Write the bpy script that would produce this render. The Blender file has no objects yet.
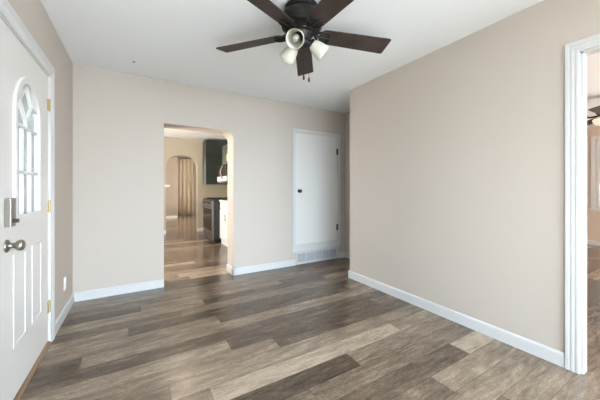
import bpy, bmesh, math, random
from mathutils import Vector, Matrix
from math import sin, cos, pi, radians

random.seed(7)
S = bpy.context.scene
COL = S.collection

# ------------------------------------------------------------------ camera, world, lights, exposure
CAM_H = 1.154
YAW = math.atan(163 / 273)
cam_data = bpy.data.cameras.new('camera')
cam = bpy.data.objects.new('camera', cam_data)
COL.objects.link(cam)
cam_data.sensor_fit = 'HORIZONTAL'
cam_data.sensor_width = 36
cam_data.lens = 36 * 273 / 600
cam_data.shift_y = -11 / 600
cam_data.clip_start = 0.02
cam.location = (0, 0, CAM_H)
cam.rotation_euler = (pi / 2, 0, -YAW)
S.camera = cam

W = bpy.data.worlds.new('world')
S.world = W
W.use_nodes = True
bg = W.node_tree.nodes['Background']
bg.inputs[0].default_value = (0.86, 0.93, 1.0, 1)
bg.inputs[1].default_value = 0.75


def area_light(name, loc, target, sx, sy, watts, color, spread=180):
    l = bpy.data.lights.new(name, 'AREA')
    l.shape = 'RECTANGLE'
    l.size, l.size_y = sx, sy
    l.energy = watts
    l.color = color
    l.spread = radians(spread)
    o = bpy.data.objects.new(name, l)
    COL.objects.link(o)
    o.location = loc
    d = Vector(target) - Vector(loc)
    o.rotation_euler = d.to_track_quat('-Z', 'Y').to_euler()
    return o


DAY = (0.69, 0.855, 1.0)
# daylight from the front window and an inferred hallway window; the rest added fills
area_light('daylight_front_window', (0.75, -2.57, 1.35), (0.9, 0, 0.15), 2.1, 1.5, 44, DAY, 72)
area_light('daylight_left_fill', (-0.55, -0.7, 1.35), (2.38, 1.5, 0.6), 1.3, 1.4, 22, (0.62, 0.82, 1.0), 90)  # added fill for the right wall; the left wall has no window
area_light('daylight_right_fill', (2.33, -1.6, 1.35), (-0.5, 2.0, 0.45), 1.2, 1.4, 70, DAY, 100)  # added to brighten the left wall; no window stands here
area_light('daylight_kitchen_fill', (-1.55, 4.7, 1.45), (1.1, 3.9, 1.25), 1.5, 1.3, 100, (0.95, 0.97, 1.0))  # added to brighten cabinets and doorway reveal; the kitchen wall is solid
area_light('daylight_hallway_window', (-1.0, 10.0, 1.5), (1.41, 7.9, 1.2), 1.3, 1.6, 115, (1.0, 0.95, 0.88))
area_light('daylight_hallway_fill', (2.55, 10.2, 1.5), (1.6, 12.9, 1.2), 1.2, 1.6, 62, (1.0, 0.95, 0.88))  # added to light the curtain; the wall behind it is solid
area_light('daylight_side_room_fill', (5.3, -2.45, 1.4), (5.3, 0, 1.3), 2.4, 1.3, 105, (1.0, 0.95, 0.9))  # added fill for the side room, at a made-up window

# low sun through the window behind the camera, falling on the floor there
sun = bpy.data.lights.new('sun', 'SUN')
sun.energy = 318
sun.angle = radians(1.0)
sun.color = (0.86, 0.94, 1.0)
sun_o = bpy.data.objects.new('sun', sun)
COL.objects.link(sun_o)
sun_o.location = (0, -12, 10)
sun_o.rotation_euler = Vector((-0.05, cos(radians(43)), -sin(radians(43)))).to_track_quat('-Z', 'Y').to_euler()

S.view_settings.view_transform = 'Standard'
S.view_settings.look = 'None'
S.view_settings.gamma = 1
S.view_settings.use_curve_mapping = False
S.view_settings.exposure = 0.60

# ------------------------------------------------------------------ materials


def mat(name, color, rough=0.5, metal=0.0, spec=0.5, bump=None, noise=None, emit=None, coat=0.0):
    m = bpy.data.materials.new(name)
    m.use_nodes = True
    nt = m.node_tree
    b = nt.nodes['Principled BSDF']
    b.inputs['Base Color'].default_value = (*color, 1)
    b.inputs['Roughness'].default_value = rough
    b.inputs['Metallic'].default_value = metal
    b.inputs['Specular IOR Level'].default_value = spec
    b.inputs['Coat Weight'].default_value = coat
    tc = nt.nodes.new('ShaderNodeTexCoord')
    if noise:
        scale, amt = noise
        n = nt.nodes.new('ShaderNodeTexNoise')
        n.inputs['Scale'].default_value = scale
        n.inputs['Detail'].default_value = 4
        nt.links.new(tc.outputs['Object'], n.inputs['Vector'])
        mx = nt.nodes.new('ShaderNodeMixRGB')
        mx.inputs[1].default_value = (*[c * (1 - amt) for c in color], 1)
        mx.inputs[2].default_value = (*[min(1, c * (1 + amt)) for c in color], 1)
        nt.links.new(n.outputs['Fac'], mx.inputs[0])
        nt.links.new(mx.outputs[0], b.inputs['Base Color'])
    if bump:
        scale, st = bump
        n2 = nt.nodes.new('ShaderNodeTexNoise')
        n2.inputs['Scale'].default_value = scale
        n2.inputs['Detail'].default_value = 3
        nt.links.new(tc.outputs['Object'], n2.inputs['Vector'])
        bp = nt.nodes.new('ShaderNodeBump')
        bp.inputs['Strength'].default_value = st
        bp.inputs['Distance'].default_value = 0.002
        nt.links.new(n2.outputs['Fac'], bp.inputs['Height'])
        nt.links.new(bp.outputs[0], b.inputs['Normal'])
    if emit:
        b.inputs['Emission Color'].default_value = (*emit[0], 1)
        b.inputs['Emission Strength'].default_value = emit[1]
    return m


def wood_mat(name, dark, light, rough, stretch=(3, 40, 40)):
    m = mat(name, light, rough)
    nt = m.node_tree
    b = nt.nodes['Principled BSDF']
    b.inputs['Specular IOR Level'].default_value = 0.2
    tc = nt.nodes.new('ShaderNodeTexCoord')
    mp = nt.nodes.new('ShaderNodeMapping')
    mp.inputs['Scale'].default_value = stretch
    n = nt.nodes.new('ShaderNodeTexNoise')
    n.inputs['Scale'].default_value = 1
    n.inputs['Detail'].default_value = 6
    r = nt.nodes.new('ShaderNodeValToRGB')
    r.color_ramp.elements[0].position = 0.3
    r.color_ramp.elements[0].color = (*dark, 1)
    r.color_ramp.elements[1].position = 0.7
    r.color_ramp.elements[1].color = (*light, 1)
    nt.links.new(tc.outputs['Object'], mp.inputs[0])
    nt.links.new(mp.outputs[0], n.inputs['Vector'])
    nt.links.new(n.outputs['Fac'], r.inputs[0])
    nt.links.new(r.outputs[0], b.inputs['Base Color'])
    return m


def floor_mat():
    m = bpy.data.materials.new('plank_floor')
    m.use_nodes = True
    nt = m.node_tree
    N, L = nt.nodes.new, nt.links.new
    b = nt.nodes['Principled BSDF']
    tone = N('ShaderNodeAttribute'); tone.attribute_name = 'tone'
    seed = N('ShaderNodeAttribute'); seed.attribute_name = 'seed'
    tc = N('ShaderNodeTexCoord')
    off = N('ShaderNodeCombineXYZ')
    mul = N('ShaderNodeMath'); mul.operation = 'MULTIPLY'; mul.inputs[1].default_value = 37.0
    L(seed.outputs['Fac'], mul.inputs[0])
    L(mul.outputs[0], off.inputs[0]); L(mul.outputs[0], off.inputs[2])
    add = N('ShaderNodeVectorMath'); add.operation = 'ADD'
    L(tc.outputs['Object'], add.inputs[0]); L(off.outputs[0], add.inputs[1])

    def noise(sc, detail, rough=0.55, dist=0.0):
        mp = N('ShaderNodeMapping'); mp.inputs['Scale'].default_value = sc
        L(add.outputs[0], mp.inputs[0])
        n = N('ShaderNodeTexNoise'); n.inputs['Scale'].default_value = 1
        n.inputs['Detail'].default_value = detail
        n.inputs['Roughness'].default_value = rough
        n.inputs['Distortion'].default_value = dist
        L(mp.outputs[0], n.inputs['Vector'])
        return n
    grain = noise((6.0, 42, 1), 6, 0.7, 0.7)
    blotch = noise((3.0, 12, 1), 5, 0.62, 0.9)
    saw = noise((50, 130, 1), 3, 0.6, 0.0)
    # combined value = tone + grain + blotch

    def math2(op, a, bb):
        n = N('ShaderNodeMath'); n.operation = op
        for i, v in enumerate((a, bb)):
            if isinstance(v, (int, float)): n.inputs[i].default_value = v
            else: L(v, n.inputs[i])
        return n.outputs[0]
    g = math2('MULTIPLY', math2('SUBTRACT', grain.outputs['Fac'], 0.5), 0.95)
    bl = math2('MULTIPLY', math2('SUBTRACT', blotch.outputs['Fac'], 0.5), 0.95)
    sw = math2('MULTIPLY', math2('SUBTRACT', saw.outputs['Fac'], 0.5), 0.55)
    tn = math2('ADD', math2('MULTIPLY', math2('SUBTRACT', tone.outputs['Fac'], 0.46), 1.2), 0.46)
    v = math2('ADD', math2('ADD', tn, g), math2('ADD', bl, sw))
    r = N('ShaderNodeValToRGB')
    els = r.color_ramp.elements
    els[0].position = 0.0; els[0].color = (*FLOOR_RAMP[0], 1)
    els[1].position = 1.0; els[1].color = (*FLOOR_RAMP[3], 1)
    e = els.new(0.33); e.color = (*FLOOR_RAMP[1], 1)
    e = els.new(0.68); e.color = (*FLOOR_RAMP[2], 1)
    L(v, r.inputs[0])
    # seams from the plank's own UV (0..1 each way)
    uv = N('ShaderNodeUVMap'); uv.uv_map = 'UVMap'
    sp = N('ShaderNodeSeparateXYZ'); L(uv.outputs[0], sp.inputs[0])

    def edge(o, size, w):
        d = math2('MULTIPLY', math2('MINIMUM', o, math2('SUBTRACT', 1.0, o)), size)
        mr = N('ShaderNodeMapRange'); mr.inputs[1].default_value = w * 0.4; mr.inputs[2].default_value = w
        mr.inputs[3].default_value = 0.0; mr.inputs[4].default_value = 1.0
        L(d, mr.inputs[0])
        return mr.outputs[0]
    seam = math2('MULTIPLY', edge(sp.outputs[1], 0.1495, 0.003), edge(sp.outputs[0], 1.5, 0.003))
    dk = N('ShaderNodeMixRGB'); dk.blend_type = 'MULTIPLY'; dk.inputs[2].default_value = (0.55, 0.53, 0.50, 1)
    L(math2('SUBTRACT', 1.0, seam), dk.inputs[0]); L(r.outputs[0], dk.inputs[1])
    L(dk.outputs[0], b.inputs['Base Color'])
    mr = N('ShaderNodeMapRange'); mr.inputs[3].default_value = 0.13; mr.inputs[4].default_value = 0.27
    L(grain.outputs['Fac'], mr.inputs[0])
    L(mr.outputs[0], b.inputs['Roughness'])
    b.inputs['Specular IOR Level'].default_value = 0.5
    bp = N('ShaderNodeBump'); bp.inputs['Strength'].default_value = 0.12; bp.inputs['Distance'].default_value = 0.002
    L(math2('ADD', math2('MULTIPLY', grain.outputs['Fac'], 0.5), seam), bp.inputs['Height'])
    L(bp.outputs[0], b.inputs['Normal'])
    return m


FLOOR_RAMP = [(0.040, 0.026, 0.017), (0.104, 0.073, 0.050), (0.228, 0.168, 0.119), (0.400, 0.312, 0.230)]


def glass_mat(name, tint=(0.9, 0.95, 0.97), frost=0.0):
    m = bpy.data.materials.new(name)
    m.use_nodes = True
    nt = m.node_tree
    for n in list(nt.nodes):
        nt.nodes.remove(n)
    N, L = nt.nodes.new, nt.links.new
    out = N('ShaderNodeOutputMaterial')
    tr = N('ShaderNodeBsdfTransparent'); tr.inputs[0].default_value = (*tint, 1)
    tl = N('ShaderNodeBsdfTranslucent'); tl.inputs[0].default_value = (*tint, 1)
    gl = N('ShaderNodeBsdfGlossy'); gl.inputs['Roughness'].default_value = 0.06
    fr = N('ShaderNodeFresnel'); fr.inputs[0].default_value = 1.45
    m1 = N('ShaderNodeMixShader'); m1.inputs[0].default_value = frost
    L(tr.outputs[0], m1.inputs[1]); L(tl.outputs[0], m1.inputs[2])
    m2 = N('ShaderNodeMixShader')
    L(fr.outputs[0], m2.inputs[0]); L(m1.outputs[0], m2.inputs[1]); L(gl.outputs[0], m2.inputs[2])
    L(m2.outputs[0], out.inputs[0])
    return m


M = dict(
    wall=mat('greige_wall_paint', (0.505, 0.440, 0.380), 0.6, spec=0.25, bump=(140, 0.05)),
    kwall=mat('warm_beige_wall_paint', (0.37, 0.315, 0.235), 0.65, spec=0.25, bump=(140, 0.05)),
    rwall=mat('tan_wall_paint', (0.56, 0.45, 0.36), 0.65, spec=0.25, bump=(140, 0.05)),
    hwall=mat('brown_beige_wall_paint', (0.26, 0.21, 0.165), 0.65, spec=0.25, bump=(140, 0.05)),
    ceil=mat('white_ceiling_paint', (0.84, 0.855, 0.865), 0.8, spec=0.15, bump=(90, 0.06)),
    trim=mat('white_trim_paint', (0.58, 0.565, 0.55), 0.32, spec=0.5),
    door=mat('white_door_paint', (0.67, 0.64, 0.605), 0.34, spec=0.5),
    white=mat('white_plastic', (0.80, 0.80, 0.79), 0.4),
    grille=mat('painted_metal_grille', (0.46, 0.46, 0.47), 0.45),
    duct=mat('grey_duct', (0.36, 0.36, 0.37), 0.6),
    bronze=mat('dark_bronze_metal', (0.020, 0.017, 0.015), 0.42, metal=0.3, spec=0.25),
    black=mat('matte_black_metal', (0.012, 0.012, 0.012), 0.4),
    blade=wood_mat('dark_walnut_blade', (0.036, 0.025, 0.021), (0.060, 0.043, 0.036), 0.45, (9, 9, 9)),
    shade=mat('frosted_cream_glass', (0.60, 0.575, 0.48), 0.35, noise=(16, 0.07)),
    bulb=mat('bulb_glass', (0.34, 0.32, 0.28), 0.2),
    nickel=mat('brushed_nickel', (0.30, 0.27, 0.235), 0.33, metal=0.9, bump=(200, 0.05)),
    brass=mat('polished_brass', (0.40, 0.31, 0.15), 0.32, metal=0.9),
    dkhinge=mat('dark_hinge_metal', (0.05, 0.045, 0.04), 0.4, metal=0.7),
    oak=wood_mat('oak_threshold', (0.20, 0.12, 0.07), (0.36, 0.25, 0.16), 0.5, (40, 4, 40)),
    green=mat('dark_green_cabinet_paint', (0.018, 0.025, 0.018), 0.42),
    green2=mat('green_cabinet_paint', (0.036, 0.050, 0.037), 0.4),
    kwhite=mat('white_cabinet_paint', (0.68, 0.68, 0.67), 0.38),
    counter=mat('light_countertop', (0.68, 0.65, 0.60), 0.25, noise=(30, 0.1)),
    steel=mat('stainless_steel', (0.24, 0.225, 0.21), 0.32, metal=0.85),
    ovenglass=mat('dark_oven_glass', (0.016, 0.012, 0.010), 0.12),
    enamel=mat('black_enamel', (0.014, 0.015, 0.017), 0.35),
    curtain=mat('tan_curtain_fabric', (0.46, 0.37, 0.27), 0.85, spec=0.1, noise=(5, 0.08)),
    note=mat('yellow_green_paper', (0.55, 0.55, 0.10), 0.6),
    lampglow=mat('warm_lamp_glass', (0.9, 0.85, 0.75), 0.4, emit=((1.0, 0.74, 0.46), 9.0)),
    bowlglow=mat('warm_bowl_glass', (0.9, 0.85, 0.75), 0.4, emit=((1.0, 0.80, 0.58), 0.35)),
    glass=glass_mat('clear_window_glass', (0.9, 0.94, 0.96), 0.03),
    frost=glass_mat('frosted_door_glass', (0.33, 0.348, 0.355), 0.7),
    exterior=mat('exterior_siding', (0.55, 0.56, 0.57), 0.7),
    lawn=mat('pale_concrete_ground', (0.42, 0.43, 0.42), 0.9, noise=(4, 0.1)),
)

# ------------------------------------------------------------------ mesh helpers


class MB:
    """collects shapes in world coordinates, then links them as one mesh object"""

    def __init__(self):
        self.v, self.f, self.s = [], [], []

    def add(self, vs, fs, smooth=False):
        n = len(self.v)
        self.v += [tuple(p) for p in vs]
        for q in fs:
            self.f.append([i + n for i in q])
            self.s.append(smooth)
        return self

    def box(self, x0, x1, y0, y1, z0, z1):
        vs = [(x, y, z) for x in (x0, x1) for y in (y0, y1) for z in (z0, z1)]
        return self.add(vs, [(0, 1, 3, 2), (4, 6, 7, 5), (0, 4, 5, 1), (2, 3, 7, 6), (0, 2, 6, 4), (1, 5, 7, 3)])

    def poly(self, pts, axis, w0, w1):
        def p3(u, v, w):
            return {'x': (w, u, v), 'y': (u, w, v), 'z': (u, v, w)}[axis]
        n = len(pts)
        vs = [p3(u, v, w0) for u, v in pts] + [p3(u, v, w1) for u, v in pts]
        fs = [list(range(n)), list(range(2 * n - 1, n - 1, -1))]
        for i in range(n):
            j = (i + 1) % n
            fs.append((i, i + n, j + n, j))
        return self.add(vs, fs)

    def ring(self, outer, inner, axis, w0, w1, closed=True):
        def p3(u, v, w):
            return {'x': (w, u, v), 'y': (u, w, v), 'z': (u, v, w)}[axis]
        n = len(outer)
        vs = []
        for w in (w0, w1):
            vs += [p3(u, v, w) for u, v in outer] + [p3(u, v, w) for u, v in inner]
        fs = []
        rng = range(n) if closed else range(n - 1)
        for i in rng:
            j = (i + 1) % n
            o0, o1, i0, i1 = i, j, n + i, n + j
            fs += [(o0, i0, i1, o1), (2 * n + o0, 2 * n + o1, 2 * n + i1, 2 * n + i0),
                   (o0, o1, 2 * n + o1, 2 * n + o0), (i0, 2 * n + i0, 2 * n + i1, i1)]
        if not closed:
            for i in (0, n - 1):
                fs.append((i, n + i, 3 * n + i, 2 * n + i))
        return self.add(vs, fs)

    def lathe(self, prof, center, axis=(0, 0, 1), seg=32, cap=True):
        q = Vector((0, 0, 1)).rotation_difference(Vector(axis).normalized())
        c = Vector(center)
        vs, fs = [], []
        for r, h in prof:
            for k in range(seg):
                a = 2 * pi * k / seg
                vs.append(c + q @ Vector((r * cos(a), r * sin(a), h)))
        for i in range(len(prof) - 1):
            for k in range(seg):
                k2 = (k + 1) % seg
                fs.append((i * seg + k, i * seg + k2, (i + 1) * seg + k2, (i + 1) * seg + k))
        self.add(vs, fs, True)
        if cap:
            m = len(prof) - 1
            self.add(vs[:seg], [list(range(seg - 1, -1, -1))])
            self.add(vs[m * seg:], [list(range(seg))])
        return self

    def tube(self, pts, r, seg=10):
        pts = [Vector(p) for p in pts]
        n = len(pts)
        rs = r if isinstance(r, (list, tuple)) else [r] * n
        vs, fs = [], []
        up = Vector((0.13, 0.27, 0.95))
        for i, p in enumerate(pts):
            d = (pts[min(i + 1, n - 1)] - pts[max(i - 1, 0)]).normalized()
            a = d.cross(up)
            if a.length < 1e-3:
                a = d.cross(Vector((1, 0, 0)))
            a.normalize()
            b = d.cross(a)
            for k in range(seg):
                t = 2 * pi * k / seg
                vs.append(p + (a * cos(t) + b * sin(t)) * rs[i])
        for i in range(n - 1):
            for k in range(seg):
                k2 = (k + 1) % seg
                fs.append((i * seg + k, i * seg + k2, (i + 1) * seg + k2, (i + 1) * seg + k))
        self.add(vs, fs, True)
        self.add(vs[:seg], [list(range(seg - 1, -1, -1))])
        self.add(vs[-seg:], [list(range(seg))])
        return self

    def ball(self, c, r, sx=1, sy=1, sz=1, seg=20):
        prof = [(max(1e-4, r * sin(pi * i / 12)), -r * cos(pi * i / 12)) for i in range(13)]
        n = len(self.v)
        self.lathe(prof, (0, 0, 0), seg=seg, cap=False)
        for i in range(n, len(self.v)):
            x, y, z = self.v[i]
            self.v[i] = (c[0] + x * sx, c[1] + y * sy, c[2] + z * sz)
        return self

    def build(self, name, material, parent=None, loc=(0, 0, 0), bevel=0.0, seg=2):
        base = root_loc(parent) if parent else Vector(loc)
        me = bpy.data.meshes.new(name)
        me.from_pydata([tuple(Vector(p) - base) for p in self.v], [], self.f)
        bm = bmesh.new()
        bm.from_mesh(me)
        bm.faces.ensure_lookup_table()
        for f, s in zip(bm.faces, self.s):
            f.smooth = s
        bmesh.ops.recalc_face_normals(bm, faces=bm.faces)
        bm.to_mesh(me)
        bm.free()
        me.materials.append(material)
        o = bpy.data.objects.new(name, me)
        COL.objects.link(o)
        if parent:
            o.parent = parent
        else:
            o.location = loc
        if bevel:
            b = o.modifiers.new('edge', 'BEVEL')
            b.width = bevel
            b.segments = seg
            b.limit_method = 'ANGLE'
            b.angle_limit = radians(40)
        return o


def root_loc(o):
    while o.parent:
        o = o.parent
    return o.location.copy()


def tag(o, label=None, cat=None, group=None, kind=None):
    if label: o['label'] = label
    if cat: o['category'] = cat
    if group: o['group'] = group
    if kind: o['kind'] = kind
    return o


def struct(o, label=None, cat=None):
    return tag(o, label, cat, kind='structure')


def empty(name, loc, label, cat, group=None, kind=None):
    o = bpy.data.objects.new(name, None)
    o.empty_display_size = 0.1
    COL.objects.link(o)
    o.location = loc
    return tag(o, label, cat, group, kind)


def casing(mb, prof, x, sgn, y_lo, y_hi, z_hi):
    """mitred frame on a wall at x: prof = (distance in from the outside edge, height off the wall)"""
    rows = [[(x + sgn * d, y_lo + a, 0), (x + sgn * d, y_lo + a, z_hi - a), (x + sgn * d, y_hi - a, z_hi - a), (x + sgn * d, y_hi - a, 0)] for a, d in prof]
    vs = [p for r in rows for p in r]
    n = len(rows)
    fs = []
    for i in range(n):
        j = (i + 1) % n
        for k in range(3):
            fs.append((i * 4 + k, i * 4 + k + 1, j * 4 + k + 1, j * 4 + k))
    fs += [[i * 4 for i in range(n)], [i * 4 + 3 for i in range(n)]]
    return mb.add(vs, fs)


def arc(cx, cy, r, a0, a1, n):
    return [(cx + r * cos(radians(a0 + (a1 - a0) * i / n)), cy + r * sin(radians(a0 + (a1 - a0) * i / n))) for i in range(n + 1)]


# ------------------------------------------------------------------ the setting: measures (metres)
XL, XR, YB, ZC = -0.565, 2.38, 3.59, 2.44
YN = -2.6
RT = 0.06                       # right wall thickness
KY0, KY1, KZ = 3.865, 7.8, 2.5  # kitchen
HY1, HZ = 12.95, 2.75           # hallway beyond the kitchen
X2, Y2 = 8.1, 2.55              # side room

# ---- floor: rows of planks running along x
PW, PL = 0.1495, 1.5
hand = {  # row: (joint x, tones of the plank left and right of it, further tones)
    0: (2.00, {-1: .30, 0: .78}), 1: (2.35, {-1: .44, -2: .40}), 2: (1.26, {-1: .20, 0: .50, -2: .42}),
    3: (0.36, {0: .78, 1: .62, -1: .40}), 4: (0.16, {0: .64, 1: .52, -1: .46}), 5: (0.90, {-1: .56, 0: .30, 1: .55}),
    6: (0.585, {-1: .64, 0: .30, 1: .46}), 7: (0.90, {-1: .30, 0: .36, -2: .34}), 8: (-0.32, {-1: .22, 0: .58, 1: .66}),
    9: (0.62, {-1: .56, 0: .32, 1: .56}), 10: (-0.06, {-1: .58, 0: .30, 1: .34}), 11: (0.35, {-1: .42, 0: .52}),
    12: (0.585, {-1: .62, 0: .34}), 13: (0.03, {-1: .24, 0: .55}), 14: (0.40, {-1: .40, 0: .50}),
    -1: (1.55, {-1: .38, 0: .62}), -2: (2.2, {-1: .56, 0: .46}), -3: (1.75, {-1: .36, 0: .58}),
}
fx0, fx1, fy0, fy1 = -1.7, 8.2, YN - 0.1, 13.1
verts, faces, tones, seeds, uvs = [], [], [], [], []
k0 = int(math.floor((fy0 - 1.03) / PW))
k1 = int(math.ceil((fy1 - 1.03) / PW))
for k in range(k0, k1):
    y0, y1 = 1.03 + k * PW, 1.03 + (k + 1) * PW
    jx, tn = hand.get(k, (random.uniform(0, PL), {}))
    i0 = int(math.floor((fx0 - jx) / PL))
    i1 = int(math.ceil((fx1 - jx) / PL))
    for i in range(i0, i1):
        a, b = jx + i * PL, jx + (i + 1) * PL
        n = len(verts)
        verts += [(a, y0, 0), (b, y0, 0), (b, y1, 0), (a, y1, 0)]
        faces.append((n, n + 1, n + 2, n + 3))
        rt = random.choice([.26, .36, .42, .48, .54, .60, .68])
        tones.append(tn.get(i, rt))
        seeds.append(random.random())
        uvs += [(0, 0), (1, 0), (1, 1), (0, 1)]
me = bpy.data.meshes.new('floor')
me.from_pydata(verts, [], faces)
at = me.attributes.new('tone', 'FLOAT', 'FACE'); at.data.foreach_set('value', tones)
at = me.attributes.new('seed', 'FLOAT', 'FACE'); at.data.foreach_set('value', seeds)
ul = me.uv_layers.new(name='UVMap')
for i, q in enumerate(uvs):
    ul.data[i].uv = q
me.materials.append(floor_mat())
fl = bpy.data.objects.new('floor', me)
COL.objects.link(fl)
struct(fl, 'grey-brown wood plank floor running through every room', 'floor')

# ---- walls
DY0, DY1, DZ1 = 1.86, 2.70, 1.985   # entry door leaf
w = MB().poly([(YN, 0), (DY0 - .02, 0), (DY0 - .02, DZ1 + .015), (DY1 + .015, DZ1 + .015), (DY1 + .015, 0), (YB + .02, 0), (YB + .02, ZC), (YN, ZC)], 'x', XL - .14, XL)
struct(w.build('wall_left', M['wall']), 'greige wall with the white entry door in it', 'wall')

OX0, OX1, OZ = 0.272, 1.107, 1.93
rr = 0.11
pts = [(XL - .14, 0), (OX0, 0), (OX0, OZ)] + arc(OX1 - rr, OZ - rr, rr, 90, 0, 8) + [(OX1, 0), (3.13, 0), (3.13, ZC + .3), (XL - .14, ZC + .3)]
struct(MB().poly(pts, 'y', YB, KY0).build('wall_back', M['wall']), 'greige wall with the open doorway to the kitchen and the closet door', 'wall')

RY = 0.565   # near jamb of the doorway into the side room
pts = [(YN, 0), (-.55, 0), (-.55, 2.01), (RY, 2.01), (RY, 0), (2.722, 0), (2.722, ZC), (YN, ZC)]
struct(MB().poly(pts, 'x', XR, XR + RT).build('wall_right', M['wall']), 'large plain greige wall ending in an outer corner', 'wall')
struct(MB().box(XR + RT, 3.13, 2.632, 2.722, 0, ZC).build('wall_alcove_near', M['wall']), 'beige wall closing the alcove behind the big greige wall', 'wall')
struct(MB().box(3.03, 3.13, 2.722, YB, 0, ZC).build('wall_alcove_side', M['wall']), 'narrow dim beige strip of wall beside the closet door', 'wall')
# wall behind the camera with a wide window
wx0, wx1, wz0, wz1 = -.4, 1.6, .55, 2.15
w = MB().box(XL - .14, wx0, YN - .12, YN, 0, ZC).box(wx1, XR + RT, YN - .12, YN, 0, ZC).box(wx0, wx1, YN - .12, YN, 0, wz0).box(wx0, wx1, YN - .12, YN, wz1, ZC)
struct(w.build('wall_near', M['wall']), 'greige wall behind the viewer', 'wall')
# kitchen
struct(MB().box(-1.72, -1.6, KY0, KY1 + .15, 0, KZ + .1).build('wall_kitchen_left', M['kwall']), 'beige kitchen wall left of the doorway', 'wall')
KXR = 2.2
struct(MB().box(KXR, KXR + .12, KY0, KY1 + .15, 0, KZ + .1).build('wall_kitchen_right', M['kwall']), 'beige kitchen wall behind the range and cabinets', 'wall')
AX0, AX1, AZ = 0.641, 1.412, 2.04
AS = 0.30
pts = [(-1.72, 0), (AX0, 0), (AX0, AZ - AS)] + [(AX0 + .30 * (1 - cos(radians(t))), AZ - AS + AS * sin(radians(t))) for t in range(15, 90, 15)]
pts += [(AX0 + .30, AZ), (AX1 - .30, AZ)] + [(AX1 - .30 + .30 * sin(radians(t)), AZ - AS + AS * cos(radians(t))) for t in range(15, 90, 15)]
pts += [(AX1, AZ - AS), (AX1, 0), (KXR + .12, 0), (KXR + .12, HZ), (-1.72, HZ)]
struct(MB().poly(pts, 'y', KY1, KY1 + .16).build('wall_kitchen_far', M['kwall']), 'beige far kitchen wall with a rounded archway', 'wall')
# room beyond the archway
struct(MB().box(-1.2, 1.385, 11.85, 12.0, 0, HZ).build('wall_hallway_far', M['hwall']), 'brownish wall seen through the archway left of the curtain', 'wall')
struct(MB().box(1.2, 2.7, HY1 + .05, HY1 + .15, 0, HZ).build('wall_hallway_end', M['hwall']), 'wall behind the long tan curtain', 'wall')
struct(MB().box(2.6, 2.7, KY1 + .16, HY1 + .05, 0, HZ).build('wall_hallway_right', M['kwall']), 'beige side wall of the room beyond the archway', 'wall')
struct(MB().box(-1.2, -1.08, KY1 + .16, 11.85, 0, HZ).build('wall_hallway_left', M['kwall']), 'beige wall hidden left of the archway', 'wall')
# side room on the right
SW = dict(y0=.78, y1=1.70, z0=.76, z1=2.17)
w = MB().box(X2, X2 + .12, -2.5, SW['y0'], 0, ZC).box(X2, X2 + .12, SW['y1'], Y2 + .1, 0, ZC).box(X2, X2 + .12, SW['y0'], SW['y1'], 0, SW['z0']).box(X2, X2 + .12, SW['y0'], SW['y1'], SW['z1'], ZC)
struct(w.build('wall_side_room_far', M['rwall']), 'tan wall with a white window at the far end of the side room', 'wall')
struct(MB().box(XR + RT, X2 + .12, Y2, Y2 + .08, 0, ZC).build('wall_side_room_left', M['rwall']), 'tan side room wall behind the big greige wall', 'wall')
w = MB().box(XR + RT, 4.8, -2.6, -2.5, 0, ZC).box(5.7, X2 + .12, -2.6, -2.5, 0, ZC).box(4.8, 5.7, -2.6, -2.5, 0, .7).box(4.8, 5.7, -2.6, -2.5, 2.0, ZC)  # unseen opening added so the sun brightens the side room ceiling
struct(w.build('wall_side_room_near', M['rwall']), 'tan side room wall out of view', 'wall')

# ---- ceilings
struct(MB().box(XL - .14, 3.13, YN - .12, YB + .02, ZC, ZC + .1).build('ceiling', M['ceil']), 'flat white ceiling carrying the dark fan', 'ceiling')
struct(MB().box(3.13, X2 + .12, YN, Y2 + .1, ZC, ZC + .1).box(XR + RT, 3.13, YN, 2.632, ZC, ZC + .1).build('ceiling_side_room', M['ceil']), 'white ceiling of the side room on the right', 'ceiling')
struct(MB().box(-1.72, KXR + .12, KY0, KY1, KZ, KZ + .1).build('ceiling_kitchen', M['ceil']), 'white kitchen ceiling seen through the doorway', 'ceiling')
struct(MB().box(-1.2, 2.7, KY1 + .16, HY1 + .15, HZ, HZ + .1).build('ceiling_hallway', M['ceil']), 'white ceiling of the room beyond the archway', 'ceiling')

# ---- ground outside the entry door
struct(MB().box(-9, XL - .14, -4, 9, -.2, -.1).build('ground', M['lawn']), 'pale ground outside the entry door', 'ground')

# ---- baseboards
BH, BT = 0.092, 0.014


def base_profile(t):
    return [(0, 0), (t, 0), (t, BH - .012), (t * .45, BH), (0, BH)]


def bb_y(mb, x, y0, y1, sgn):      # along y on a wall at x, out towards sgn
    mb.poly([(x + sgn * a, z) for a, z in base_profile(BT)], 'y', y0, y1)
    return mb


def bb_x(mb, y, x0, x1, sgn):
    mb.poly([(y + sgn * a, z) for a, z in base_profile(BT)], 'x', x0, x1)
    return mb


struct(bb_y(MB(), XL, DY1 + .11, YB, 1).build('baseboard_left', M['trim']), 'short white baseboard between entry door and room corner', 'baseboard')
struct(bb_x(MB(), YB, XL, OX0, -1).build('baseboard_back', M['trim']), 'white baseboard left of the kitchen doorway', 'baseboard')
b = bb_x(MB(), YB, OX1 - BT, 2.06, -1)
bb_y(b, OX1, YB - BT, KY0, -1)
struct(b.build('baseboard_back.001', M['trim']), 'white baseboard between kitchen doorway and floor grille', 'baseboard')
b = bb_x(MB(), YB, 2.872, 3.03, -1)
bb_y(b, 3.03, 2.722, YB - BT, -1)
struct(b.build('baseboard_alcove', M['trim']), 'white baseboard in the dim corner right of the floor grille', 'baseboard')
b = bb_y(MB(), XR, RY + .073, 2.722 + BT, -1)
bb_x(b, 2.722, XR, 3.03, 1)
struct(b.build('baseboard_right', M['trim']), 'long white baseboard under the big greige wall', 'baseboard')
b = bb_x(MB(), KY1, -1.6, AX0, -1)
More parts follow.
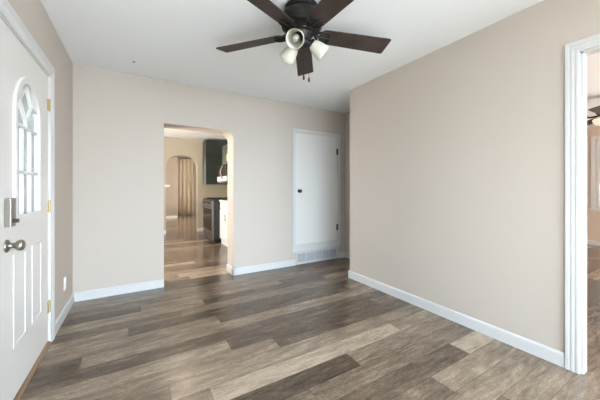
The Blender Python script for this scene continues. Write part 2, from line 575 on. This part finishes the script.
struct(b.build('baseboard_kitchen', M['trim']), 'white baseboard at the left foot of the archway', 'baseboard')
struct(bb_x(MB(), KY1, AX1, KXR, -1).build('baseboard_kitchen.001', M['trim']), 'white baseboard between archway and range', 'baseboard')
struct(bb_x(MB(), 11.85, -1.08, 1.385, -1).build('baseboard_hallway', M['trim']), 'white baseboard beyond the archway left of the curtain', 'baseboard')
struct(bb_y(MB(), X2, -2.5, Y2, -1).build('baseboard_side_room', M['trim']), 'white baseboard under the side room window', 'baseboard')

# ---- right doorway: fluted casing and jamb
CW = 0.071
prof = [(0, 0), (0, .016), (.004, .018), (.018, .018), (.022, .0155), (.026, .0155), (.030, .018), (.041, .018), (.045, .0155), (.049, .0155), (.053, .018), (.066, .017), (CW, .012), (CW, 0)]
c = MB()
casing(c, prof, XR, -1, -.55 - CW, RY + CW, 2.01 + CW)
c.box(XR - .002, XR + RT + .002, RY - .014, RY, 0, 2.01)
c.box(XR - .002, XR + RT + .002, -.55, -.536, 0, 2.01)
c.box(XR - .002, XR + RT + .002, -.55, RY, 1.996, 2.01)
struct(c.build('trim_1', M['trim'], bevel=.0015), 'white fluted casing around the doorway to the side room', 'door casing')

# ---- entry door casing and threshold
c = MB()
cprof = [(0, 0), (0, .017), (.012, .019), (.05, .019), (.062, .014), (.085, .009), (.085, 0)]   # from outside edge inwards
yo = DY1 + .015 + .085
zo = DZ1 + .015 + .085
yl = DY0 - .02 - .085
casing(c, cprof, XL, 1, yl, yo, zo)
c.box(XL - .14, XL + .002, DY1 + .004, DY1 + .017, 0, DZ1 + .015)
c.box(XL - .14, XL + .002, DY0 - .022, DY0 - .004, 0, DZ1 + .015)
c.box(XL - .14, XL + .002, DY0 - .02, DY1 + .015, DZ1 + .004, DZ1 + .017)
struct(c.build('trim_2', M['trim'], bevel=.0015), 'white casing around the entry door', 'door casing')
struct(MB().poly([(XL - .14, 0), (XL + .014, 0), (XL + .013, .012), (XL + .003, .024), (XL - .14, .026)], 'y', DY0 - .004, DY1 + .004).build('trim_3', M['oak']), 'worn wooden threshold strip under the entry door', 'threshold')

# ---- entry door leaf with arched light
DT = 0.044
dx0, dx1 = XL - DT - .002, XL - .002
door1 = empty('door_1', (XL - .02, (DY0 + DY1) / 2, .03), 'white panelled entry door with an arched window', 'door', kind='structure')
GY0, GY1, GZ0 = 2.062, 2.462, 1.005
GR = (GY1 - GY0) / 2
GC = (GY0 + GY1) / 2
GS = 1.785 - GR


def arch_out(grow, n=20):
    r = GR + grow
    return [(GC - r, GZ0 - grow), (GC + r, GZ0 - grow)] + arc(GC, GS, r, 0, 180, n)


leaf = MB()
leaf.box(dx0, dx1, DY0, DY1, .03, GZ0)
leaf.poly([(DY0, GZ0), (GY0, GZ0), (GY0, GS)] + arc(GC, GS, GR, 180, 0, 20)[1:-1] + [(GY1, GS), (GY1, GZ0), (DY1, GZ0), (DY1, DZ1), (DY0, DZ1)], 'x', dx0, dx1)
leaf_o = leaf.build('door_leaf', M['door'], door1)
# raised mouldings of the two lower panels
for y0, y1 in ((2.035, 2.225), (2.335, 2.525)):
    mo = MB()
    for gg, x1 in ((0, .0034),):
        o_ = [(y0 + gg, .30 + gg), (y1 - gg, .30 + gg), (y1 - gg, .80 - gg), (y0 + gg, .80 - gg)]
        i_ = [(y0 + gg + .014, .314 + gg), (y1 - gg - .014, .314 + gg), (y1 - gg - .014, .786 - gg), (y0 + gg + .014, .786 - gg)]
        mo.ring(o_, i_, 'x', dx1 - .001, dx1 + x1)
    mo.build('door_panel', M['door'], door1, bevel=.002)
MB().ring(arch_out(.034), arch_out(-.004), 'x', dx1 - .003, dx1 + .012).build('glass_frame', M['door'], door1, bevel=.004)
gl = MB().poly(arch_out(.004), 'x', XL - .028, XL - .022).build('glass_pane', M['frost'], door1)
mu = MB()
mt = .011
x0, x1 = XL - .022, XL - .004


def bar(p, q, t=mt):
    (u0, v0), (u1, v1) = p, q
    d = Vector((u1 - u0, v1 - v0)).normalized() * t / 2
    n_ = Vector((-d.y, d.x))
    mu.poly([(u0 + n_.x, v0 + n_.y), (u1 + n_.x, v1 + n_.y), (u1 - n_.x, v1 - n_.y), (u0 - n_.x, v0 - n_.y)], 'x', x0, x1)


for z in (1.252, 1.517):
    bar((GY0, z), (GY1, z), .016)
for yv in (GC - GR / 3, GC + GR / 3):
    bar((yv, GZ0), (yv, 1.517))
dia = [(GC, 1.785), (GC + .105, 1.665), (GC, 1.555), (GC - .105, 1.665)]
for i in range(4):
    bar(dia[i], dia[(i + 1) % 4], .013)
bar((GC, 1.517), (GC, 1.555))
bar((GC - .105, 1.665), (GC - .19, 1.655)); bar((GC + .105, 1.665), (GC + .19, 1.655))
mu.build('glazing_bars', M['door'], door1)
for z in (1.775, 1.022, .278):
    h = MB()
    h.box(XL - .004, XL + .0025, DY1 - .026, DY1 + .014, z - .042, z + .042)
    for j in range(5):
        h.lathe([(.0062, 0), (.0062, .0155)], (XL + .006, DY1 + .002, z - .041 + j * .0165), seg=12)
    h.ball((XL + .006, DY1 + .002, z + .045), .006)
    tag(h.build('hinge', M['brass'], door1), 'brass hinge')
# knob
kz, ky = .865, 1.945
k = MB().lathe([(.033, 0), (.033, .004), (.028, .009), (.014, .012), (.0125, .030), (.017, .034), (.026, .042), (.0285, .052), (.026, .062), (.017, .068), (.001, .070)], (dx1, ky, kz), (1, 0, 0), 28)
tag(k.build('door_knob', M['nickel'], door1), 'round brushed nickel door knob')
lk = MB().box(dx1, dx1 + .026, 1.916, 1.984, .962, 1.108)
lo = tag(lk.build('deadbolt_lock', M['nickel'], door1, bevel=.004), 'rectangular brushed nickel lock housing')
tt = MB().lathe([(.010, 0), (.010, .006)], (dx1 + .026, 1.95, .992), (1, 0, 0), 16).box(dx1 + .030, dx1 + .046, 1.944, 1.956, .982, 1.001)
tag(tt.build('thumb_turn', M['dkhinge'], lo, bevel=.002), 'small dark thumb turn')

# ---- closet door in the back wall
door2 = empty('door_2', (2.45, YB, .30), 'plain white flush closet door with a black knob', 'door', kind='structure')
CX0, CX1, CZ0, CZ1 = 2.056, 2.85, .302, 2.012
MB().box(CX0, CX1, YB - .012, YB + .02, CZ0, CZ1).build('door_leaf', M['door'], door2, bevel=.003)
k = MB().lathe([(.026, 0), (.026, .005), (.012, .009), (.011, .026), (.024, .034), (.028, .044), (.024, .055), (.001, .058)], (2.118, YB - .012, 1.123), (0, -1, 0), 24)
tag(k.build('door_knob', M['black'], door2), 'round black door knob')
for z in (1.77, .522):
    h = MB().box(CX1 - .012, CX1 + .020, YB - .0215, YB - .011, z - .05, z + .05)
    h.lathe([(.007, 0), (.007, .10)], (CX1 + .004, YB - .022, z - .05), seg=12)
    tag(h.build('hinge', M['dkhinge'], door2), 'dark metal hinge')
c = MB()
o_ = [(2.004, .262), (2.918, .262), (2.918, 2.066), (2.004, 2.066)]
i_ = [(CX0 - .004, CZ0 - .004), (CX1 + .004, CZ0 - .004), (CX1 + .004, CZ1 + .004), (CX0 - .004, CZ1 + .004)]
c.ring(o_, i_, 'y', YB - .019, YB + .002)
c.box(2.004, 2.918, YB - .010, YB + .002, .195, .262)
struct(c.build('trim_4', M['trim'], bevel=.003), 'white frame around the closet door', 'door casing')

# ---- window in the side room
win = empty('window_1', (X2, (SW['y0'] + SW['y1']) / 2, SW['z0']), 'white framed window in the tan side room wall', 'window', kind='structure')
o_ = [(SW['y0'] - .07, SW['z0'] - .07), (SW['y1'] + .07, SW['z0'] - .07), (SW['y1'] + .07, SW['z1'] + .07), (SW['y0'] - .07, SW['z1'] + .07)]
i_ = [(SW['y0'], SW['z0']), (SW['y1'], SW['z0']), (SW['y1'], SW['z1']), (SW['y0'], SW['z1'])]
MB().ring(o_, i_, 'x', X2 - .02, X2 + .01).build('window_casing', M['trim'], win, bevel=.004)
i2 = [(SW['y0'] + .05, SW['z0'] + .05), (SW['y1'] - .05, SW['z0'] + .05), (SW['y1'] - .05, SW['z1'] - .05), (SW['y0'] + .05, SW['z1'] - .05)]
zm = (SW['z0'] + SW['z1']) / 2
MB().ring(i_, i2, 'x', X2 + .02, X2 + .07).box(X2 + .02, X2 + .07, SW['y0'] + .05, SW['y1'] - .05, zm - .02, zm + .02).build('window_sash', M['trim'], win, bevel=.003)
MB().box(X2 + .04, X2 + .046, SW['y0'] + .05, SW['y1'] - .05, SW['z0'] + .05, SW['z1'] - .05).build('window_pane', M['glass'], win)
MB().box(X2 - .05, X2 + .02, SW['y0'] - .09, SW['y1'] + .09, SW['z0'] - .03, SW['z0']).build('window_sill', M['trim'], win, bevel=.004)

# window behind the viewer (daylight source)
win = empty('window_2', ((wx0 + wx1) / 2, YN, wz0), 'wide window behind the viewer', 'window', kind='structure')
o_ = [(wx0 - .07, wz0 - .07), (wx1 + .07, wz0 - .07), (wx1 + .07, wz1 + .07), (wx0 - .07, wz1 + .07)]
i_ = [(wx0, wz0), (wx1, wz0), (wx1, wz1), (wx0, wz1)]
i2 = [(wx0 + .05, wz0 + .05), (wx1 - .05, wz0 + .05), (wx1 - .05, wz1 - .05), (wx0 + .05, wz1 - .05)]
MB().ring(o_, i_, 'y', YN - .01, YN + .02).build('window_casing', M['trim'], win)
MB().ring(i_, i2, 'y', YN - .07, YN - .02).build('window_sash', M['trim'], win)
MB().box(wx0 + .05, wx1 - .05, YN - .05, YN - .044, wz0 + .05, wz1 - .05).build('window_pane', M['glass'], win)

# ------------------------------------------------------------------ ceiling fan
FX, FY = 1.002, 1.655
FB = 2.254          # blade plane
fan = empty('ceiling_fan', (FX, FY, ZC), 'dark bronze five-blade ceiling fan with three frosted lamp shades', 'ceiling fan')


def cam_dir(deg):   # direction in the floor plane, measured from the camera's right
    a = radians(deg) - YAW
    return Vector((cos(a), sin(a), 0))


MB().lathe([(.115, -.001), (.122, -.012), (.112, -.030), (.080, -.040), (.070, -.050)], (FX, FY, ZC), seg=40).build('canopy', M['bronze'], fan)
hs = [(.070, 2.398), (.118, 2.392), (.142, 2.378), (.146, 2.350), (.146, 2.325), (.138, 2.312), (.142, 2.305), (.142, 2.296), (.120, 2.288), (.092, 2.282), (.075, 2.262)]
MB().lathe(hs, (FX, FY, 0), seg=44).build('motor_housing', M['bronze'], fan)
sh = [(.075, 2.264), (.078, 2.250), (.078, 2.236), (.062, 2.226), (.056, 2.214), (.056, 2.196), (.066, 2.188), (.064, 2.174), (.046, 2.160), (.022, 2.152), (.012, 2.140), (.001, 2.137)]
MB().lathe(sh, (FX, FY, 0), seg=36).build('light_kit', M['bronze'], fan)

BL0, BL1 = .130, .678
PITCH = radians(-14)
for deg in (86.5, 15, 160, 233.5, 300.5):
    d = cam_dir(deg)
    t = Vector((-d.y, d.x, 0))
    tw = t * cos(PITCH) + Vector((0, 0, 1)) * sin(PITCH)     # blade's cross direction
    up = d.cross(tw)
    C0 = Vector((FX, FY, FB))
    outline = []
    hw0, hw1 = .064, .076
    for q in arc(BL0 + .05, 0, .05, 100, 260, 10):
        outline.append((q[0], q[1] * hw0 / .05))
    outline = [(u, v) for u, v in outline]
    outline += [(BL1 - .012, -hw1), (BL1 - .003, -hw1 + .004), (BL1, -hw1 + .014), (BL1, hw1 - .014), (BL1 - .003, hw1 - .004), (BL1 - .012, hw1)]
    n = len(outline)
    vs = [C0 + d * u + tw * v + up * .003 for u, v in outline] + [C0 + d * u + tw * v - up * .003 for u, v in outline]
    fs = [list(range(n)), list(range(2 * n - 1, n - 1, -1))] + [(i, i + n, (i + 1) % n + n, (i + 1) % n) for i in range(n)]
    bl = MB().add(vs, fs).build('blade', M['blade'], fan)
    # bracket: curved arms and a crescent holding plate under the blade root
    br = MB()
    P = lambda u, v, h: C0 + d * u + tw * v + up * h
    for sv in (-1, 1):
        br.tube([C0 + d * .080 + t * sv * .012 + Vector((0, 0, .022)), C0 + d * .105 + t * sv * .022 + Vector((0, 0, .006)), P(.128, sv * .038, -.005), P(.155, sv * .050, -.008), P(.192, sv * .046, -.008)], [.009, .009, .008, .007, .006])
    br.tube([P(.192, -.046, -.008), P(.207, -.022, -.008), P(.213, 0, -.008), P(.207, .022, -.008), P(.192, .046, -.008)], .006)
    br.tube([C0 + d * .085 + Vector((0, 0, .014)), P(.125, 0, -.007), P(.210, 0, -.009)], [.011, .010, .006])
    for u, v in ((.165, -.026), (.165, .026), (.188, 0)):
        br.ball(P(u, v, -.006), .006, seg=10)
    br.build('blade_bracket', M['bronze'], bl)

TILT = radians(36)
for deg in (254, 14, 134):
    d = cam_dir(deg)
    ax = (d * cos(TILT) + Vector((0, 0, -1)) * sin(TILT)).normalized()
    neck = Vector((FX, FY, 0)) + d * .070 + Vector((0, 0, 2.198))
    arm = MB().tube([Vector((FX, FY, 2.205)) + d * .04, Vector((FX, FY, 2.212)) + d * .056, neck], [.012, .012, .013])
    arm.lathe([(.016, -.012), (.031, -.006), (.033, .016), (.029, .018)], neck, ax, 24)
    ao = arm.build('lamp_holder', M['bronze'], fan)
    prof = [(.027, .006), (.036, .016), (.044, .034), (.051, .062), (.057, .092), (.061, .120), (.0585, .121), (.0545, .092), (.0485, .062), (.0415, .034), (.033, .017), (.026, .010)]
    so = tag(MB().lathe(prof, neck, ax, 36, cap=False).build('lamp_shade', M['shade'], fan), 'frosted cream glass shade')
    sb = MB().lathe([(.012, .010), (.013, .034), (.011, .044), (.019, .056), (.026, .072), (.027, .084), (.022, .098), (.012, .106), (.001, .108)], neck, ax, 20)
    sb.build('light_bulb', M['bulb'], so)
    cl = MB()
    q = Vector((0, 0, 1)).rotation_difference(ax)
    cl.tube([neck + q @ Vector((.020 * cos(a / 3), .020 * sin(a / 3), .078 + .0015 * a)) for a in range(0, 17)], .0035, 6)
    cl.build('lamp_socket', M['bronze'], so)
for dx, zz in ((.014, 1.908), (.050, 1.893)):
    p = Vector((FX, FY, 0)) + cam_dir(0) * (dx) + cam_dir(270) * .045
    pc = MB().tube([p + Vector((0, 0, 2.18)), p + Vector((0, 0, zz + .03))], .0011, 6)
    pc.lathe([(.002, .036), (.006, .030), (.0075, .014), (.006, .002), (.001, 0)], p + Vector((0, 0, zz)), seg=14)
    pc.build('pull_chain', M['black'], fan)

# ------------------------------------------------------------------ small fittings in the front room
g = empty('return_air_grille', (2.468, YB, .02), 'white five-section floor-level return air grille under the closet door', 'vent')
VX0, VX1, VZ0, VZ1 = 2.074, 2.864, .018, .186
MB().ring([(VX0, VZ0), (VX1, VZ0), (VX1, VZ1), (VX0, VZ1)], [(VX0 + .02, VZ0 + .018), (VX1 - .02, VZ0 + .018), (VX1 - .02, VZ1 - .018), (VX0 + .02, VZ1 - .018)], 'y', YB - .018, YB).build('frame', M['trim'], g, bevel=.002)
MB().box(VX0 + .018, VX1 - .018, YB - .004, YB + .001, VZ0 + .016, VZ1 - .016).build('backing', M['duct'], g)
cw = (VX1 - VX0 - .04) / 5
for i in range(1, 5):
    x = VX0 + .02 + cw * i
    MB().box(x - .007, x + .007, YB - .017, YB - .004, VZ0 + .016, VZ1 - .016).build('divider', M['trim'], g)
sl = MB()
for i in range(11):
    z = VZ0 + .026 + i * .0118
    sl.poly([(YB - .014, z - .003), (YB - .013, z - .004), (YB - .004, z + .003), (YB - .005, z + .004)], 'x', VX0 + .019, VX1 - .019)
sl.build('louvres', M['grille'], g)

o = empty('wall_outlet', (XL, 3.225, .295), 'white outlet plate low on the wall beside the entry door', 'outlet')
MB().box(XL, XL + .006, 3.19, 3.262, .238, .352).build('cover_plate', M['white'], o, bevel=.003)
for z in (.272, .318):
    MB().lathe([(.0165, 0), (.0165, .0025), (.001, .003)], (XL + .006, 3.226, z), (1, 0, 0), 20).build('socket', M['white'], o)
tag(MB().lathe([(.006, -.012), (.012, -.010), (.014, -.003), (.014, 0)], (-.026, 3.223, ZC), seg=16).build('ceiling_hook', M['grille'], loc=(-.026, 3.223, ZC)), 'tiny grey ceiling plug near the left room corner', 'ceiling plug')

# ------------------------------------------------------------------ kitchen beyond the doorway
# range: front faces -x
RX0, RX1, RY0, RY1 = 1.372, 2.04, 5.88, 6.80
rg = empty('kitchen_range', ((RX0 + RX1) / 2, (RY0 + RY1) / 2, 0), 'black and stainless kitchen range beside the white cabinet', 'range')
MB().box(RX0 + .02, RX1, RY0, RY1, .02, .905).build('body', M['enamel'], rg, bevel=.004)
MB().box(RX0 + .06, RX1, RY0, RY1, .0, .075).build('base', M['enamel'], rg)
MB().box(RX0 - .01, RX1, RY0 - .005, RY1 + .005, .905, .928).build('cooktop', M['enamel'], rg, bevel=.004)
gt = MB()
for x in (1.50, 1.70, 1.90):
    for y in (6.05, 6.34, 6.63):
        gt.box(x - .085, x + .085, y - .008, y + .008, .928, .952).box(x - .008, x + .008, y - .12, y + .12, .928, .952)
gt.build('burner_grates', M['black'], rg)
dr = tag(MB().box(RX0 - .012, RX0 + .02, RY0 + .012, RY1 - .012, .235, .79).build('oven_door', M['steel'], rg, bevel=.004), 'stainless oven door')
tag(MB().box(RX0 - .014, RX0 - .008, RY0 + .06, RY1 - .02, .26, .72).build('oven_window', M['ovenglass'], dr), 'dark oven window')
MB().tube([(RX0 - .05, RY0 + .07, .745), (RX0 - .05, RY1 - .07, .745)], .012).box(RX0 - .05, RX0 - .01, RY0 + .09, RY0 + .11, .735, .755).box(RX0 - .05, RX0 - .01, RY1 - .11, RY1 - .09, .735, .755).build('oven_handle', M['steel'], dr)
MB().poly([(RX0 - .03, .80), (RX0 - .018, .90), (RX0 + .03, .905), (RX0 + .03, .80)], 'y', RY0 + .004, RY1 - .004).build('control_panel', M['steel'], rg, bevel=.003)
for i in range(5):
    MB().lathe([(.020, 0), (.018, .022), (.001, .024)], (RX0 - .022, RY0 + .13 + i * .165, .85), (-1, 0, .1), 14).build('knob', M['black'], rg)
sd = MB().box(RX0 - .008, RX0 + .02, RY0 + .012, RY1 - .012, .075, .222).build('storage_drawer', M['steel'], rg, bevel=.004)
MB().tube([(RX0 - .03, RY0 + .12, .195), (RX0 - .03, RY1 - .12, .195)], .009).build('drawer_handle', M['steel'], sd)

# white base cabinet nearer the doorway
cb = empty('base_cabinet', (1.83, 5.0, 0), 'white lower kitchen cabinet with a panelled front next to the range', 'cabinet')
MB().box(1.535, KXR - .003, 4.15, 5.86, .09, .885).build('carcass', M['kwhite'], cb, bevel=.002)
MB().box(1.545, KXR - .003, 4.15, 5.865, 0, .10).build('toe_kick', M['kwhite'], cb)
for y0 in (4.16, 4.73, 5.30):
    y1 = y0 + .55
    d_ = MB().box(1.516, 1.536, y0, y1, .115, .715).ring([(y0, .115), (y1, .115), (y1, .715), (y0, .715)], [(y0 + .06, .175), (y1 - .06, .175), (y1 - .06, .655), (y0 + .06, .655)], 'x', 1.509, 1.517).build('cabinet_door', M['kwhite'], cb, bevel=.002)
    MB().box(1.516, 1.536, y0, y1, .73, .875).build('drawer_front', M['kwhite'], cb, bevel=.002)
ct = MB().box(1.495, KXR - .003, 4.15, 5.86, .885, .922).build('countertop', M['counter'], loc=(1.83, 5.0, .885), bevel=.003)
tag(ct, 'pale countertop slab on the white lower cabinet', 'countertop')
ot = empty('outlet_plate', (1.512, 5.47, .55), 'small brass-coloured plate on the white cabinet door', 'plate')
MB().box(1.498, 1.509, 5.42, 5.50, .515, .635).build('cover_plate', M['brass'], ot, bevel=.003)
MB().box(1.496, 1.499, 5.435, 5.485, .545, .605).build('socket', M['white'], ot, bevel=.001)

# upper cabinets and microwave
tc_ = empty('wall_cabinet', (1.9, 7.6, 1.28), 'tall dark green wall cabinet at the far end of the kitchen', 'cabinet', 'dark green kitchen wall cabinets')
MB().box(1.545, KXR - .003, 7.42, KY1 - .003, 1.28, 2.45).build('carcass', M['green'], tc_, bevel=.003)
for x0, x1 in ((1.55, 1.98), (1.985, KXR - .005)):
    for z0, z1 in ((1.29, 2.095), (2.105, 2.44)):
        MB().box(x0, x1, 7.402, 7.421, z0, z1).ring([(x0, z0), (x1, z0), (x1, z1), (x0, z1)], [(x0 + .05, z0 + .05), (x1 - .05, z0 + .05), (x1 - .05, z1 - .05), (x0 + .05, z1 - .05)], 'y', 7.396, 7.403).build('cabinet_door', M['green'], tc_, bevel=.002)
uc = empty('wall_cabinet', (2.0, 5.9, 1.72), 'green wall cabinet above the microwave', 'cabinet', 'dark green kitchen wall cabinets')
MB().box(1.80, KXR - .003, 5.0, 6.66, 1.72, 2.19).build('carcass', M['green2'], uc, bevel=.002)
for i in range(3):
    y0 = 5.005 + i * .552
    y1 = y0 + .545
    MB().box(1.782, 1.80, y0, y1, 1.725, 2.185).ring([(y0, 1.725), (y1, 1.725), (y1, 2.185), (y0, 2.185)], [(y0 + .05, 1.775), (y1 - .05, 1.775), (y1 - .05, 2.135), (y0 + .05, 2.135)], 'x', 1.776, 1.783).build('cabinet_door', M['green2'], uc, bevel=.002)
tag(MB().box(1.769, 1.7755, 6.04, 6.26, 1.80, 1.95).build('paper_note', M['note'], loc=(1.772, 6.15, 1.80)), 'small yellow-green sheet on the green wall cabinet', 'paper')
mw = empty('microwave', (1.93, 6.32, 1.29), 'black and white microwave with a curved handle under the green cabinet', 'microwave')
MB().box(1.69, KXR - .003, 5.93, 6.72, 1.29, 1.715).build('body', M['enamel'], mw, bevel=.004)
tag(MB().box(1.672, 1.692, 5.935, 6.715, 1.335, 1.44).build('lower_panel', M['kwhite'], mw, bevel=.003), 'white lower front panel')
tag(MB().box(1.674, 1.692, 5.935, 6.715, 1.445, 1.71).build('door_glass', M['ovenglass'], mw, bevel=.003), 'black glass door')
MB().tube([(1.665 - .05 * sin(pi * i / 10), 6.20 - .0 * i, 1.37 + .031 * i) for i in range(11)], .014).build('handle', M['steel'], mw)

# ceiling light of the kitchen
kl = empty('kitchen_ceiling_light', (.77, 5.48, KZ), 'round warm ceiling light in the kitchen', 'ceiling light')
MB().lathe([(.17, 0), (.17, -.018), (.15, -.024)], (.77, 5.48, KZ), seg=36).build('base', M['white'], kl)
MB().lathe([(.155, -.022), (.150, -.05), (.125, -.078), (.08, -.095), (.001, -.102)], (.77, 5.48, KZ), seg=36).build('lamp_shade', M['lampglow'], kl)

# switch ledge at the arch and curtain beyond it
tag(MB().box(.60, .735, KY1 - .035, KY1 + .10, 1.235, 1.265).box(.61, .725, KY1 - .02, KY1 + .09, 1.205, 1.235).build('wall_ledge', M['trim'], loc=(.66, KY1, 1.205), bevel=.004), 'small white ledge on the left edge of the archway', 'ledge')
cu = MB()
n = 90
pts_o, pts_i = [], []
rows = 14
top, bot = 2.47, .02
vs, fs = [], []
for j in range(rows + 1):
    tz = j / rows
    z = top + (bot - top) * tz
    for i in range(n + 1):
        u = i / n
        gather = 1 - .10 * (1 - tz) ** 2
        x = 1.80 + (1.49 + u * .70 - 1.80) * gather
        amp = .045 + .03 * tz
        y = HY1 - .09 + amp * sin(u * 2 * pi * 4.4 + .9 * sin(u * 5)) + .006 * sin(u * 2 * pi * 11 + tz * 2)
        vs.append((x, y, z))
for j in range(rows):
    for i in range(n):
        a = j * (n + 1) + i
        fs.append((a, a + 1, a + n + 2, a + n + 1))
cu.add(vs, fs, True)
cuo = cu.build('curtain', M['curtain'], loc=(1.8, HY1 - .09, 0))
sm = cuo.modifiers.new('thickness', 'SOLIDIFY'); sm.thickness = .004
tag(cuo, 'long tan curtain hanging in folds beyond the archway', 'curtain')
rd = empty('curtain_rod', (1.8, HY1 - .09, 2.5), 'thin dark rod carrying the tan curtain', 'curtain rod')
MB().tube([(1.36, HY1 - .09, 2.50), (2.24, HY1 - .09, 2.50)], .011).build('rod', M['dkhinge'], rd)
MB().box(1.39, 1.405, HY1 - .09, HY1 + .05, 2.49, 2.51).build('bracket', M['dkhinge'], rd)
MB().box(2.205, 2.22, HY1 - .09, HY1 + .05, 2.49, 2.51).build('bracket', M['dkhinge'], rd)

# ------------------------------------------------------------------ side room fan
GX, GYY = 5.48, 1.03
f2 = empty('ceiling_fan', (GX, GYY, ZC), 'dark ceiling fan with a cream light bowl in the side room', 'ceiling fan')
MB().lathe([(.07, 0), (.075, -.03), (.05, -.06), (.02, -.07)], (GX, GYY, ZC), seg=28).build('canopy', M['bronze'], f2)
MB().lathe([(.014, -.06), (.014, -.18)], (GX, GYY, ZC), seg=14).build('downrod', M['bronze'], f2)
MB().lathe([(.02, -.16), (.08, -.175), (.12, -.21), (.12, -.25), (.09, -.285), (.06, -.295), (.06, -.31), (.085, -.318)], (GX, GYY, ZC), seg=32).build('motor_housing', M['bronze'], f2)
tag(MB().lathe([(.085, -.315), (.15, -.328), (.155, -.345), (.135, -.385), (.09, -.415), (.04, -.43), (.001, -.433)], (GX, GYY, ZC), seg=32).build('light_bowl', M['bowlglow'], f2), 'cream glass light bowl')
for i in range(5):
    a = radians(212 + 72 * i) - YAW
    d = Vector((cos(a), sin(a), 0))
    t = Vector((-d.y, d.x, 0)) * cos(.2) + Vector((0, 0, 1)) * sin(.2)
    C0 = Vector((GX, GYY, ZC - .285))
    ol = [(.20, -.05), (.64, -.068), (.66, -.05), (.66, .05), (.64, .068), (.20, .05)]
    n = len(ol)
    vs = [C0 + d * u + t * v + Vector((0, 0, .003)) for u, v in ol] + [C0 + d * u + t * v - Vector((0, 0, .003)) for u, v in ol]
    fs = [list(range(n)), list(range(2 * n - 1, n - 1, -1))] + [(i_, i_ + n, (i_ + 1) % n + n, (i_ + 1) % n) for i_ in range(n)]
    bl = MB().add(vs, fs).build('blade', M['blade'], f2)
    MB().tube([C0 + d * .10, C0 + d * .16 + Vector((0, 0, -.006)), C0 + d * .26 + Vector((0, 0, -.006))], [.014, .012, .008]).build('blade_bracket', M['bronze'], bl)
